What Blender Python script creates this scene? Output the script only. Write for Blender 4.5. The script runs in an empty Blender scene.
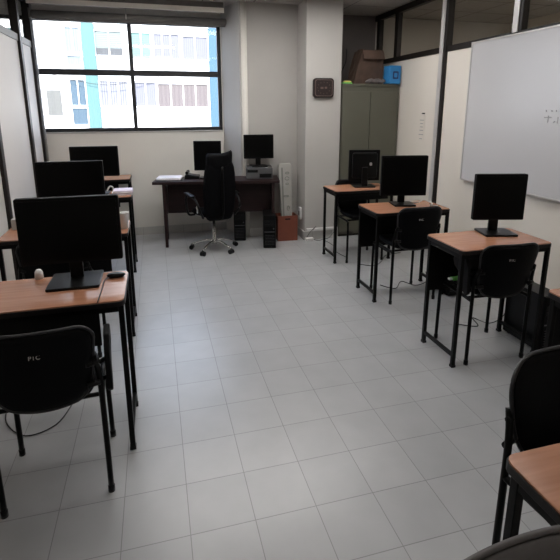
import bpy, bmesh, math, random
from mathutils import Vector, Matrix
random.seed(7)
C = bpy.context.scene.collection
SC = bpy.context.scene
PI = math.pi

# ------------------------------------------------------------------ camera
cam = bpy.data.cameras.new('camera')
cam.sensor_fit = 'HORIZONTAL'; cam.sensor_width = 36.0
cam.lens = 29.533
cam.shift_y = -0.11345
cam.clip_start = 0.02; cam.clip_end = 300
camo = bpy.data.objects.new('camera', cam); C.objects.link(camo)
rt = Vector((0.96549341, -0.2604202, -0.00194687))
up = Vector((0.06145348, 0.22055805, 0.97343598))
fw = Vector((0.25307299, 0.93996567, -0.22895108))
R = Matrix((rt, up, -fw)).transposed().to_4x4()
camo.matrix_world = Matrix.Translation((-0.04293, -2.10654, 1.69074)) @ R
SC.camera = camo

# ------------------------------------------------------------------ world, sun, exposure
SC.view_settings.view_transform = 'Standard'
SC.view_settings.look = 'None'
SC.view_settings.gamma = 1
SC.view_settings.exposure = 0.07
SC.view_settings.use_curve_mapping = False
w = bpy.data.worlds.new('sky'); SC.world = w; w.use_nodes = True
nt = w.node_tree; nt.nodes.clear()
wo = nt.nodes.new('ShaderNodeOutputWorld'); bg = nt.nodes.new('ShaderNodeBackground')
tc = nt.nodes.new('ShaderNodeTexCoord'); sp = nt.nodes.new('ShaderNodeSeparateXYZ'); cr = nt.nodes.new('ShaderNodeValToRGB')
cr.color_ramp.elements[0].position = 0.0; cr.color_ramp.elements[0].color = (0.86, 0.92, 1, 1)
cr.color_ramp.elements[1].position = 0.8; cr.color_ramp.elements[1].color = (0.50, 0.68, 1, 1)
nt.links.new(tc.outputs['Generated'], sp.inputs[0]); nt.links.new(sp.outputs['Z'], cr.inputs[0])
nt.links.new(cr.outputs[0], bg.inputs[0]); bg.inputs[1].default_value = 5.0
nt.links.new(bg.outputs[0], wo.inputs[0])
sun = bpy.data.lights.new('sun', 'SUN'); sun.energy = 12.5; sun.angle = math.radians(1.0); sun.color = (1, 0.96, 0.90)
suno = bpy.data.objects.new('sun', sun); C.objects.link(suno)
suno.rotation_euler = (math.radians(48), 0, math.radians(-18))
LAMP = 8.0          # emission of the ceiling luminaire diffusers

# ------------------------------------------------------------------ materials
def mat(name, col, rough=0.5, metal=0.0, spec=0.5, var=0.0, scale=8.0, bump=0.0, coat=0.0):
    m = bpy.data.materials.new(name); m.use_nodes = True
    t = m.node_tree; b = t.nodes['Principled BSDF']
    b.inputs['Roughness'].default_value = rough; b.inputs['Metallic'].default_value = metal
    b.inputs['Specular IOR Level'].default_value = spec
    b.inputs['Coat Weight'].default_value = coat
    b.inputs['Base Color'].default_value = (*col, 1)
    tc = t.nodes.new('ShaderNodeTexCoord'); n = t.nodes.new('ShaderNodeTexNoise')
    n.inputs['Scale'].default_value = scale; n.inputs['Detail'].default_value = 4
    t.links.new(tc.outputs['Object'], n.inputs['Vector'])
    if var > 0:
        r = t.nodes.new('ShaderNodeValToRGB')
        r.color_ramp.elements[0].position = 0.3; r.color_ramp.elements[1].position = 0.7
        r.color_ramp.elements[0].color = (*[c * (1 - var) for c in col], 1)
        r.color_ramp.elements[1].color = (*[min(1, c * (1 + var)) for c in col], 1)
        t.links.new(n.outputs['Fac'], r.inputs[0]); t.links.new(r.outputs[0], b.inputs['Base Color'])
    if bump > 0:
        bp = t.nodes.new('ShaderNodeBump'); bp.inputs['Strength'].default_value = bump; bp.inputs['Distance'].default_value = 0.003
        t.links.new(n.outputs['Fac'], bp.inputs['Height']); t.links.new(bp.outputs[0], b.inputs['Normal'])
    return m

def brick_mat(name, c1, c2, cm, bw, bh, mortar, rough=0.4, spec=0.5, bump=0.2, noise=0.1, nscale=6.0, coord='Object', swz=False, squash=1):
    m = mat(name, c1, rough, 0, spec)
    t = m.node_tree; b = t.nodes['Principled BSDF']
    tc = [n for n in t.nodes if n.type == 'TEX_COORD'][0]; ns = [n for n in t.nodes if n.type == 'TEX_NOISE'][0]
    ns.inputs['Scale'].default_value = nscale
    br = t.nodes.new('ShaderNodeTexBrick'); br.offset = 0.0; br.squash = 1.0
    br.inputs['Scale'].default_value = 1.0
    br.inputs['Brick Width'].default_value = bw; br.inputs['Row Height'].default_value = bh
    br.inputs['Mortar Size'].default_value = mortar; br.inputs['Mortar Smooth'].default_value = 0.2
    br.inputs['Bias'].default_value = 0.0
    br.inputs['Color1'].default_value = (*c1, 1); br.inputs['Color2'].default_value = (*c2, 1); br.inputs['Mortar'].default_value = (*cm, 1)
    t.links.new(tc.outputs[coord], br.inputs['Vector'])
    mx = t.nodes.new('ShaderNodeMix'); mx.data_type = 'RGBA'; mx.blend_type = 'MULTIPLY'
    rr = t.nodes.new('ShaderNodeValToRGB'); rr.color_ramp.elements[0].position = 0.3; rr.color_ramp.elements[1].position = 0.7
    rr.color_ramp.elements[0].color = (1 - noise,) * 3 + (1,); rr.color_ramp.elements[1].color = (1, 1, 1, 1)
    t.links.new(ns.outputs['Fac'], rr.inputs[0])
    mx.inputs['Factor'].default_value = 1.0
    t.links.new(br.outputs['Color'], mx.inputs[6]); t.links.new(rr.outputs[0], mx.inputs[7])
    t.links.new(mx.outputs[2], b.inputs['Base Color'])
    bp = t.nodes.new('ShaderNodeBump'); bp.invert = True; bp.inputs['Strength'].default_value = bump; bp.inputs['Distance'].default_value = 0.002
    t.links.new(br.outputs['Fac'], bp.inputs['Height']); t.links.new(bp.outputs[0], b.inputs['Normal'])
    return m

def wood_mat(name, c1, c2, rough=0.25, sx=1.5, sy=26, spec=0.5):
    m = mat(name, c1, rough, 0, spec); t = m.node_tree; b = t.nodes['Principled BSDF']
    tc = [n for n in t.nodes if n.type == 'TEX_COORD'][0]; ns = [n for n in t.nodes if n.type == 'TEX_NOISE'][0]
    mp = t.nodes.new('ShaderNodeMapping'); mp.inputs['Scale'].default_value = (sx, sy, sy)
    t.links.new(tc.outputs['Object'], mp.inputs[0]); t.links.new(mp.outputs[0], ns.inputs['Vector'])
    ns.inputs['Scale'].default_value = 2.0; ns.inputs['Detail'].default_value = 6
    r = t.nodes.new('ShaderNodeValToRGB'); r.color_ramp.elements[0].position = 0.3; r.color_ramp.elements[1].position = 0.72
    r.color_ramp.elements[0].color = (*c1, 1); r.color_ramp.elements[1].color = (*c2, 1)
    t.links.new(ns.outputs['Fac'], r.inputs[0]); t.links.new(r.outputs[0], b.inputs['Base Color'])
    return m

def stripe_mat(name, c1, c2, freq, axis='X', rough=0.8):
    m = mat(name, c1, rough); t = m.node_tree; b = t.nodes['Principled BSDF']
    tc = [n for n in t.nodes if n.type == 'TEX_COORD'][0]
    wv = t.nodes.new('ShaderNodeTexWave'); wv.wave_type = 'BANDS'; wv.bands_direction = axis
    wv.inputs['Scale'].default_value = freq; wv.inputs['Distortion'].default_value = 0.6
    t.links.new(tc.outputs['Object'], wv.inputs['Vector'])
    r = t.nodes.new('ShaderNodeValToRGB'); r.color_ramp.elements[0].color = (*c1, 1); r.color_ramp.elements[1].color = (*c2, 1)
    t.links.new(wv.outputs['Fac'], r.inputs[0]); t.links.new(r.outputs[0], b.inputs['Base Color'])
    return m

def glass_mat(name, tint=(1, 1, 1), ior=1.2):
    m = bpy.data.materials.new(name); m.use_nodes = True; t = m.node_tree; t.nodes.clear()
    o = t.nodes.new('ShaderNodeOutputMaterial'); mx = t.nodes.new('ShaderNodeMixShader')
    tr = t.nodes.new('ShaderNodeBsdfTransparent'); tr.inputs[0].default_value = (*tint, 1)
    gl = t.nodes.new('ShaderNodeBsdfGlossy'); gl.inputs['Roughness'].default_value = 0.02
    lw = t.nodes.new('ShaderNodeLayerWeight'); lw.inputs[0].default_value = 0.5
    pw = t.nodes.new('ShaderNodeMath'); pw.operation = 'POWER'; pw.inputs[1].default_value = 5.0
    fr = t.nodes.new('ShaderNodeMath'); fr.operation = 'MULTIPLY_ADD'; fr.inputs[1].default_value = 0.6; fr.inputs[2].default_value = 0.025
    t.links.new(lw.outputs['Facing'], pw.inputs[0]); t.links.new(pw.outputs[0], fr.inputs[0])
    t.links.new(fr.outputs[0], mx.inputs[0]); t.links.new(tr.outputs[0], mx.inputs[1]); t.links.new(gl.outputs[0], mx.inputs[2])
    t.links.new(mx.outputs[0], o.inputs[0]); return m

def emit_mat(name, col, s):
    m = bpy.data.materials.new(name); m.use_nodes = True; b = m.node_tree.nodes['Principled BSDF']
    b.inputs['Base Color'].default_value = (0.8, 0.8, 0.8, 1)
    b.inputs['Emission Color'].default_value = (*col, 1); b.inputs['Emission Strength'].default_value = s
    return m

M = dict(
    floor=brick_mat('floor_tile', (0.385, 0.39, 0.40), (0.355, 0.36, 0.37), (0.20, 0.20, 0.20), 0.27, 0.27, 0.0020, rough=0.33, spec=0.9, bump=0.25, noise=0.10, nscale=5),
    skirt=brick_mat('skirting_tile', (0.50, 0.49, 0.47), (0.47, 0.46, 0.44), (0.25, 0.25, 0.24), 0.27, 1.0, 0.002, rough=0.35, bump=0.2, noise=0.08),
    ceil=brick_mat('ceiling_tile', (0.50, 0.47, 0.43), (0.48, 0.45, 0.41), (0.16, 0.15, 0.14), 0.61, 0.61, 0.007, rough=0.9, spec=0.1, bump=0.4, noise=0.12, nscale=30),
    wall_step=mat('wall_paint_dimmed', (0.385, 0.37, 0.35), 0.85, spec=0.2, var=0.03, scale=2.5, bump=0.05),  # copy of the wall paint, darkened to offset the light on the step
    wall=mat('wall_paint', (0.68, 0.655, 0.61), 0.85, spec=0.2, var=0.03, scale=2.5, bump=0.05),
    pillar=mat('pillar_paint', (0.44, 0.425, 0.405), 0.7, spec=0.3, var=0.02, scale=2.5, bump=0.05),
    wall_dark=mat('dark_wall_and_shade', (0.20, 0.18, 0.175), 0.9, spec=0.2, var=0.06, scale=3),
    panel=mat('cream_partition_panel', (0.72, 0.67, 0.61), 0.45, spec=0.4, var=0.02, scale=1.5),
    panel_left=mat('pale_partition_panel', (0.56, 0.53, 0.50), 0.6, spec=0.2, var=0.03, scale=1.5),
    rail_grey=mat('brushed_aluminium', (0.22, 0.21, 0.20), 0.55, 0.0, 0.3, var=0.04),
    alu=mat('light_aluminium', (0.55, 0.53, 0.52), 0.4, 0.3, var=0.03),
    bronze=mat('dark_bronze_aluminium', (0.012, 0.009, 0.008), 0.45, 0.0, 0.3, var=0.1),
    winframe=mat('window_frame_black', (0.018, 0.018, 0.02), 0.5, 0, 0.4, var=0.1),
    winsurround=mat('window_reveal', (0.40, 0.385, 0.365), 0.8, var=0.03),
    roller=mat('roller_shade_grey', (0.16, 0.15, 0.14), 0.8, var=0.06, scale=20),
    cream=mat('cream_housing', (0.66, 0.62, 0.55), 0.5, var=0.03),
    glass=glass_mat('clear_glass'), glass_tint=glass_mat('partition_glass', (0.93, 0.92, 0.90)),
    deskwood=wood_mat('beech_laminate', (0.36, 0.165, 0.095), (0.45, 0.215, 0.130), rough=0.22),
    deskedge=mat('desk_edge_black', (0.006, 0.004, 0.004), 0.45, 0.0, 0.3, var=0.1),
    blackmetal=mat('black_painted_steel', (0.0018, 0.0017, 0.0017), 0.42, 0.0, 0.15, var=0.15, scale=20),
    blackplastic=mat('black_plastic', (0.0035, 0.0035, 0.0038), 0.35, 0.0, 0.22, var=0.1, scale=30),
    matteplastic=mat('matte_black_plastic', (0.0025, 0.0025, 0.003), 0.6, 0.0, 0.15, var=0.15, scale=60, bump=0.15),
    vinyl=mat('black_vinyl', (0.0014, 0.0015, 0.0022), 0.55, 0.0, 0.10, var=0.12, scale=90, bump=0.25),
    mesh=mat('black_mesh_fabric', (0.0022, 0.0022, 0.003), 0.8, 0.0, 0.08, var=0.3, scale=220, bump=0.4),
    greyplastic=mat('grey_plastic', (0.105, 0.098, 0.10), 0.5, 0, 0.4, var=0.08, scale=40),
    rimgrey=mat('dark_grey_piping', (0.016, 0.016, 0.019), 0.45, 0, 0.5, var=0.1, scale=30),
    screen=mat('monitor_screen', (0.0015, 0.0015, 0.0016), 0.30, 0.0, 0.12, var=0.05),
    chrome=mat('polished_chrome', (0.75, 0.74, 0.72), 0.18, 1.0, var=0.03),
    darkwood=wood_mat('dark_wenge_laminate', (0.014, 0.006, 0.006), (0.024, 0.010, 0.010), rough=0.5, spec=0.25),
    cabinet=mat('olive_grey_steel', (0.100, 0.098, 0.075), 0.5, 0, 0.4, var=0.05, scale=2),
    cabline=mat('cabinet_gap', (0.03, 0.03, 0.022), 0.8, var=0.1),
    orange=mat('orange_board', (0.17, 0.045, 0.024), 0.6, var=0.06, scale=12),
    cardboard=mat('brown_cardboard', (0.085, 0.052, 0.038), 0.85, var=0.2, scale=9, bump=0.2),
    blue=mat('blue_carton', (0.03, 0.22, 0.52), 0.55, var=0.08),
    navy=mat('navy_print', (0.01, 0.03, 0.12), 0.55, var=0.1),
    paper=mat('white_paper', (0.72, 0.69, 0.72), 0.8, var=0.04),
    lilac=mat('lilac_paper', (0.60, 0.53, 0.62), 0.8, var=0.05),
    whiteplastic=mat('white_plastic', (0.68, 0.67, 0.66), 0.4, var=0.03),
    beigeplastic=mat('aged_white_plastic', (0.33, 0.32, 0.295), 0.5, var=0.05),
    greyslot=mat('grey_recess', (0.16, 0.16, 0.15), 0.7, var=0.1),
    cpu=mat('computer_case_grey', (0.06, 0.06, 0.063), 0.45, 0.0, var=0.1),
    cpusilver=mat('silver_trim', (0.10, 0.10, 0.105), 0.35, 0.3, var=0.05),
    clock=mat('dark_brown_clock', (0.012, 0.006, 0.006), 0.35, var=0.1),
    clockface=mat('clock_face_brown', (0.020, 0.011, 0.010), 0.4, var=0.1),
    clocktrim=mat('bronze_trim', (0.14, 0.10, 0.09), 0.4, 0.3, var=0.1),
    board=mat('whiteboard_enamel', (0.52, 0.515, 0.53), 0.28, 0, 0.5, var=0.015, scale=1.2),
    marker=mat('grey_marker_ink', (0.34, 0.34, 0.35), 0.7, var=0.1),
    green=mat('lime_green_plastic', (0.14, 0.50, 0.10), 0.5, var=0.1),
    yellow=mat('yellow_plastic', (0.60, 0.50, 0.15), 0.5, var=0.1),
    bundle=mat('grey_cloth', (0.13, 0.11, 0.11), 0.8, var=0.3, scale=15),
    facade=mat('white_facade', (0.80, 0.79, 0.78), 0.9, var=0.02, scale=0.5),
    cyan=mat('turquoise_paint', (0.075, 0.155, 0.155), 0.8, var=0.02),
    bluecol=mat('light_blue_paint', (0.050, 0.105, 0.155), 0.8, var=0.02),
    lavender=stripe_mat('lavender_curtain', (0.123, 0.123, 0.150), (0.157, 0.157, 0.181), 2.6),
    pinkcurt=stripe_mat('dusty_pink_curtain', (0.106, 0.089, 0.089), (0.126, 0.107, 0.106), 1.2),
    whitecurt=stripe_mat('white_curtain', (0.102, 0.106, 0.126), (0.211, 0.211, 0.232), 2.4),
    blind=stripe_mat('turquoise_blind', (0.095, 0.198, 0.177), (0.136, 0.225, 0.205), 3.0, 'Z'),
    paleblind=stripe_mat('pale_green_blind', (0.116, 0.164, 0.157), (0.191, 0.218, 0.211), 3.0, 'Z'),
    bluepane=stripe_mat('slate_blue_blind', (0.045, 0.075, 0.102), (0.058, 0.092, 0.123), 3.5),
    palepane=stripe_mat('pale_blue_blind', (0.136, 0.171, 0.198), (0.171, 0.198, 0.225), 2.5),
    ventgrey=stripe_mat('grey_louvre', (0.089, 0.089, 0.082), (0.123, 0.123, 0.116), 4, 'Z'),
    greyopen=mat('dark_room_behind', (0.07, 0.073, 0.077), 0.8, var=0.1),
    ground=mat('asphalt', (0.12, 0.12, 0.12), 0.9, var=0.1, scale=1),
    lamp=emit_mat('lamp_diffuser', (1.0, 0.975, 0.94), LAMP),
    lampmid=emit_mat('neighbour_lamp_diffuser', (1.0, 0.93, 0.84), 9.0),
    lampdim=emit_mat('dim_lamp_diffuser', (1.0, 0.93, 0.84), 2.2),
    cable=mat('black_cable', (0.012, 0.012, 0.012), 0.5, var=0.1),
    greycable=mat('grey_cable', (0.10, 0.10, 0.10), 0.5, var=0.1),
    whitecable=mat('white_cable', (0.50, 0.49, 0.47), 0.5, var=0.05),
)

# ------------------------------------------------------------------ mesh helpers
def add_box(bm, lo, hi, Mx=None):
    x0, y0, z0 = lo; x1, y1, z1 = hi
    vs = [bm.verts.new(v) for v in ((x0,y0,z0),(x1,y0,z0),(x1,y1,z0),(x0,y1,z0),(x0,y0,z1),(x1,y0,z1),(x1,y1,z1),(x0,y1,z1))]
    for f in ((0,3,2,1),(4,5,6,7),(0,1,5,4),(1,2,6,5),(2,3,7,6),(3,0,4,7)):
        bm.faces.new([vs[i] for i in f])
    if Mx is not None: bmesh.ops.transform(bm, matrix=Mx, verts=vs)
    return vs

def add_tube(bm, pts, r, n=10, r2=None, closed=False):
    """round bar along a polyline; r may be a list; r2 = second half axis (oval)"""
    pts = [Vector(p) for p in pts]; rings = []
    N = len(pts)
    for i, p in enumerate(pts):
        if closed: t = (pts[(i+1) % N] - pts[i-1])
        elif i == 0: t = pts[1] - pts[0]
        elif i == N-1: t = pts[-1] - pts[-2]
        else: t = (pts[i+1] - p).normalized() + (p - pts[i-1]).normalized()
        t.normalize()
        ref = Vector((0, 0, 1)) if abs(t.z) < 0.9 else Vector((1, 0, 0))
        a = t.cross(ref).normalized(); b = t.cross(a).normalized()
        ri = r[i] if isinstance(r, (list, tuple)) else r
        rb = r2 if r2 else ri
        rings.append([bm.verts.new(p + a*math.cos(2*PI*k/n)*ri + b*math.sin(2*PI*k/n)*rb) for k in range(n)])
    m = N if closed else N-1
    for i in range(m):
        A, B = rings[i], rings[(i+1) % N]
        for k in range(n):
            f = bm.faces.new((A[k], A[(k+1) % n], B[(k+1) % n], B[k])); f.smooth = True
    if not closed:
        bm.faces.new(rings[0][::-1]); bm.faces.new(rings[-1])

def add_prism(bm, poly, axis, a, b, smooth=False):
    """extrude a 2D outline along axis (0,1,2) from a to b"""
    def P(u, v, t):
        return {0: (t, u, v), 1: (u, t, v), 2: (u, v, t)}[axis]
    A = [bm.verts.new(P(u, v, a)) for u, v in poly]; B = [bm.verts.new(P(u, v, b)) for u, v in poly]
    n = len(poly)
    bm.faces.new(A); bm.faces.new(B[::-1])
    for i in range(n):
        f = bm.faces.new((A[i], B[i], B[(i+1) % n], A[(i+1) % n])); f.smooth = smooth

def rrect(x0, y0, x1, y1, r, n=5):
    out = []
    for cx, cy, a0 in ((x1-r, y1-r, 0), (x0+r, y1-r, 90), (x0+r, y0+r, 180), (x1-r, y0+r, 270)):
        for k in range(n+1):
            a = math.radians(a0 + 90*k/n); out.append((cx + r*math.cos(a), cy + r*math.sin(a)))
    return out

def add_lathe(bm, prof, c=(0, 0, 0), n=20):
    rings = []
    for r, z in prof:
        rings.append([bm.verts.new((c[0] + r*math.cos(2*PI*k/n), c[1] + r*math.sin(2*PI*k/n), c[2] + z)) for k in range(n)])
    for A, B in zip(rings, rings[1:]):
        for k in range(n):
            f = bm.faces.new((A[k], A[(k+1) % n], B[(k+1) % n], B[k])); f.smooth = True
    bm.faces.new(rings[0][::-1]); bm.faces.new(rings[-1])

def add_pad(bm, fn, th, nu=18, nv=14, p=6):
    """pillow-like pad; fn(u,v)->(centre point, normal) with u,v in [-1,1]"""
    L = {}
    for s in (1, -1):
        for i in range(nu+1):
            for j in range(nv+1):
                u = -1 + 2*i/nu; v = -1 + 2*j/nv
                edge = i in (0, nu) or j in (0, nv)
                if edge and s == -1: L[(s, i, j)] = L[(1, i, j)]; continue
                c, nrm = fn(u, v)
                t = th/2 * (1 - max(abs(u), abs(v))**p)**0.5 if not edge else 0
                L[(s, i, j)] = bm.verts.new(Vector(c) + Vector(nrm)*t*s)
    for s in (1, -1):
        for i in range(nu):
            for j in range(nv):
                q = [L[(s, i, j)], L[(s, i+1, j)], L[(s, i+1, j+1)], L[(s, i, j+1)]]
                if s == -1: q = q[::-1]
                f = bm.faces.new(q); f.smooth = True

def obj(name, bm, m, parent=None, bevel=0.0, loc=None):
    bmesh.ops.recalc_face_normals(bm, faces=bm.faces)
    me = bpy.data.meshes.new(name); bm.to_mesh(me); bm.free()
    me.materials.append(M[m])
    o = bpy.data.objects.new(name, me); C.objects.link(o)
    if parent: o.parent = parent
    if loc: o.location = loc
    if bevel > 0:
        b = o.modifiers.new('bevel', 'BEVEL'); b.width = bevel; b.segments = 2; b.limit_method = 'ANGLE'
    return o
def boxo(name, lo, hi, m, parent=None, bevel=0.0, Mx=None):
    bm = bmesh.new(); add_box(bm, lo, hi, Mx); return obj(name, bm, m, parent, bevel)
def tubeo(name, pts, r, m, parent=None, n=10):
    bm = bmesh.new(); add_tube(bm, pts, r, n); return obj(name, bm, m, parent)
def thing(name, label, cat, loc=(0, 0, 0), rz=0.0, group=None):
    o = bpy.data.objects.new(name, None); C.objects.link(o)
    o.location = loc; o.rotation_euler = (0, 0, rz); o.empty_display_size = 0.1
    o['label'] = label; o['category'] = cat
    if group: o['group'] = group
    return o
def tag(o, label, cat, group=None):
    o['label'] = label; o['category'] = cat
    if group: o['group'] = group
    return o
def struct(o): o['kind'] = 'structure'; return o
def dup(root, loc, rz=0.0, label=None, skip=()):
    r = root.copy(); C.objects.link(r); r.location = loc; r.rotation_euler = (0, 0, rz)
    if label: r['label'] = label
    for ch in list(root.children):
        if ch.name.split('.')[0] in skip: continue
        c = ch.copy(); C.objects.link(c); c.parent = r
        for g in ch.children:
            d = g.copy(); C.objects.link(d); d.parent = c
    return r
def smooth_pts(pts, n=6):
    P = [Vector(p) for p in pts]; out = []
    for i in range(len(P)-1):
        p0 = P[max(i-1, 0)]; p1 = P[i]; p2 = P[i+1]; p3 = P[min(i+2, len(P)-1)]
        for k in range(n):
            t = k/n
            out.append(0.5*((2*p1) + (p2-p0)*t + (2*p0-5*p1+4*p2-p3)*t*t + (-p0+3*p1-3*p2+p3)*t**3))
    out.append(P[-1]); return out

# ------------------------------------------------------------------ room shell
H = 2.95; WY = 4.28; XL = -1.38; XR = 3.08; FY = -3.2
XLL = -4.6; XRR = 6.6
struct(boxo('floor', (XLL-.2, FY-.2, -0.2), (XRR+.2, WY+.15, 0), 'floor'))
struct(boxo('ceiling', (XLL-.2, FY-.2, H), (XRR+.2, WY+.15, H+0.2), 'ceil'))
struct(boxo('wall_front', (XLL-.2, FY-.2, 0), (XRR+.2, FY, H), 'wall'))
struct(boxo('wall_far_left', (XLL-.2, FY, 0), (XLL, WY+.15, H), 'wall'))
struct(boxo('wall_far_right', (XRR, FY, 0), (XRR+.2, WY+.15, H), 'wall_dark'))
# window wall with two openings (this room's and the neighbouring room's)
WX0, WX1, WZ0, WZ1 = -1.41, 0.87, 1.405, 2.768
bm = bmesh.new()
add_box(bm, (XLL-.2, WY, 0), (XRR+.2, WY+.15, WZ0)); add_box(bm, (XLL-.2, WY, WZ1), (XRR+.2, WY+.15, H))
add_box(bm, (WX1, WY, WZ0), (XRR+.2, WY+.15, WZ1)); add_box(bm, (-1.43, WY, WZ0), (WX0, WY+.15, WZ1)); add_box(bm, (XLL-.2, WY, WZ0), (-3.70, WY+.15, WZ1))
struct(obj('wall_back', bm, 'wall'))
def window(n, x0, x1, xm):
    bm = bmesh.new(); t = 0.045; y0, y1 = WY+.02, WY+.075; zm = 2.135
    add_box(bm, (x0, y0, WZ0), (x1, y1, WZ0+t)); add_box(bm, (x0, y0, WZ1-t), (x1, y1, WZ1))
    add_box(bm, (x0, y0, WZ0+t), (x0+t, y1, WZ1-t)); add_box(bm, (x1-t, y0, WZ0+t), (x1, y1, WZ1-t))
    f = struct(obj('window_%d' % n, bm, 'winframe', bevel=0.004))
    boxo('transom', (x0+t, y0+.004, zm-.036), (x1-t, y1-.004, zm+.036), 'winframe', f, 0.004)
    boxo('mullion', (xm-.024, y0+.002, WZ0+t), (xm+.024, y1-.002, WZ1-t), 'winframe', f, 0.004)
    boxo('glass_pane', (x0+t*.5, y0+.022, WZ0+t*.5), (x1-t*.5, y0+.028, WZ1-t*.5), 'glass', f)
    boxo('window_sill', (x0, WY-.012, WZ0-.02), (x1, WY+.15, WZ0), 'winsurround', f, 0.003)
    return f
window(1, WX0, WX1, -0.268)
window(2, -3.70, -1.43, -2.6)
# stepped wall right of the window, rounded corner strip, pillar
SY = 3.80; PX0, PX1, PY = 1.785, 2.25, 3.45
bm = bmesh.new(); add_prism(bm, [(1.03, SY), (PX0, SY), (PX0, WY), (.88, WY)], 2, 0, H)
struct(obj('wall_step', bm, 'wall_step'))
bm = bmesh.new(); add_tube(bm, [(1.090, SY+.012, 0.0), (1.090, SY+.012, H)], 0.040, 24)
struct(obj('trim_1', bm, 'wall'))
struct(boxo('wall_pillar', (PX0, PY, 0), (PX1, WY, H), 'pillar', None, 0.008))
struct(boxo('wall_recess', (PX1, WY-.03, 0), (XR, WY, H), 'wall_dark'))  # dark sheet on the recess wall, its shade put into the colour
# skirting
struct(boxo('baseboard_back', (XL+.03, WY-.012, 0), (.88, WY, 0.11), 'skirt'))
bm = bmesh.new(); add_box(bm, (PX0-.010, PY-.012, 0), (PX1+.0, PY, 0.115)); add_box(bm, (PX0-.012, PY-.012, 0), (PX0, SY, 0.115))
struct(obj('baseboard_pillar', bm, 'skirt'))
struct(boxo('baseboard_step', (1.03, SY-.012, 0), (PX0-.012, SY, 0.11), 'skirt'))
struct(boxo('baseboard_right', (XR-.012, FY, 0), (XR, 3.42, 0.10), 'skirt'))
struct(boxo('baseboard_left', (XL, FY, 0), (XL+.012, WY-.02, 0.10), 'skirt'))

# partitions: panel below, rail, glass above
def partition(side, x, sgn, panelm, railm, zr0, zr1, posts, th=0.05):
    xa, xb = (x, x+th) if sgn > 0 else (x-th, x)      # room face at x
    w_ = struct(boxo('wall_%s' % side, (xa, FY, 0), (xb, WY-.001, zr0), panelm))
    face = x - sgn*0.012
    fa, fb = min(face, xa if sgn > 0 else xb), max(face, xb if sgn > 0 else xb)
    boxo('rail', (min(face, xb if sgn > 0 else xa), FY, zr0), (max(face, xb if sgn > 0 else xa), WY-.002, zr1), railm, w_, 0.003)
    boxo('top_rail', (min(face, xb if sgn > 0 else xa), FY, H-.07), (max(face, xb if sgn > 0 else xa), WY-.002, H), 'bronze', w_, 0.003)
    xm = (xa+xb)/2
    boxo('glass_pane', (xm-.003, FY, zr1-.01), (xm+.003, WY-.01, H-.06), 'glass_tint', w_)
    for (y, full, lite, lightm) in posts:
        z0 = 0 if full else zr1-.01
        pr_ = 0.030 if full else 0.014
        a = x - sgn*pr_
        bb = xb if sgn > 0 else xa
        p = boxo('post', (min(a, bb), y-.05, z0), (max(a, bb), y+.03, H), 'bronze', w_, 0.003)
        if lite:
            q = x - sgn*(pr_+.010)
            boxo('post_cover', (min(q, a), y-.014, z0), (max(q, a), y+.052, H), lightm, p, 0.003)
    return w_
partition('right', XR, 1, 'panel', 'bronze', 2.285, 2.345,
          [(2.54, True, True, 'alu'), (1.48, False, True, 'alu'), (0.42, False, True, 'alu'), (-0.64, True, False, 'alu'), (3.64, False, False, 'alu'), (4.15, False, False, 'alu'), (-1.7, True, False, 'alu')])
partition('left', XL, -1, 'panel_left', 'rail_grey', 2.39, 2.462,
          [(4.19, True, True, 'rail_grey'), (3.63, True, False, 'alu'), (2.50, True, False, 'alu'), (1.43, True, False, 'alu'), (0.36, True, False, 'alu'), (-0.7, True, False, 'alu'), (-1.8, True, False, 'alu')])
# beam band in the neighbouring room on the right
struct(boxo('wall_bulkhead', (5.35, FY, 2.62), (5.55, WY, H), 'cream'))

# ------------------------------------------------------------------ ceiling lamps (recessed, above and behind the view)
def luminaire(loc, label, m='lamp', sx=1.16, sy=0.58):
    t = thing('ceiling_light', label, 'ceiling light', (loc[0], loc[1], H), 0, 'recessed ceiling lights')
    bm = bmesh.new()
    for lo, hi in (((-sx/2-.02, -sy/2-.02, -.018), (sx/2+.02, -sy/2, 0)), ((-sx/2-.02, sy/2, -.018), (sx/2+.02, sy/2+.02, 0)),
                   ((-sx/2-.02, -sy/2, -.018), (-sx/2, sy/2, 0)), ((sx/2, -sy/2, -.018), (sx/2+.02, sy/2, 0))):
        add_box(bm, lo, hi)
    obj('frame', bm, 'alu', t)
    boxo('diffuser', (-sx/2, -sy/2, -.010), (sx/2, sy/2, -.001), m, t)
    return t
for (lx, ly, lb) in ((.9, 2.5, 'added unseen ceiling light brightening the far end of the aisle'), (-.1, 2.6, 'recessed ceiling light over the far end of the left desk row'), (1.9, 2.45, 'recessed ceiling light over the far end of the right desk row'),  # aisle lamp is added to brighten the far floor and window wall
                     (-.1, .4, 'recessed ceiling light over the widest monitor'), (2.0, .4, 'recessed ceiling light over the desk below the whiteboard'),
                     (-.1, -1.6, 'recessed ceiling light behind the camera on the left'), (2.0, -1.6, 'recessed ceiling light behind the camera on the right')):
    luminaire((lx, ly), lb, 'lamp' if ly > 0 else 'lampdim')
luminaire((4.5, 1.9), 'recessed light in the far part of the room behind the right glass partition', 'lampmid')
luminaire((4.5, -.8), 'recessed light in the near part of the room behind the right glass partition', 'lampmid')
luminaire((-3.0, 1.0), 'recessed light in the room behind the left glass partition', 'lampdim')

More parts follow.
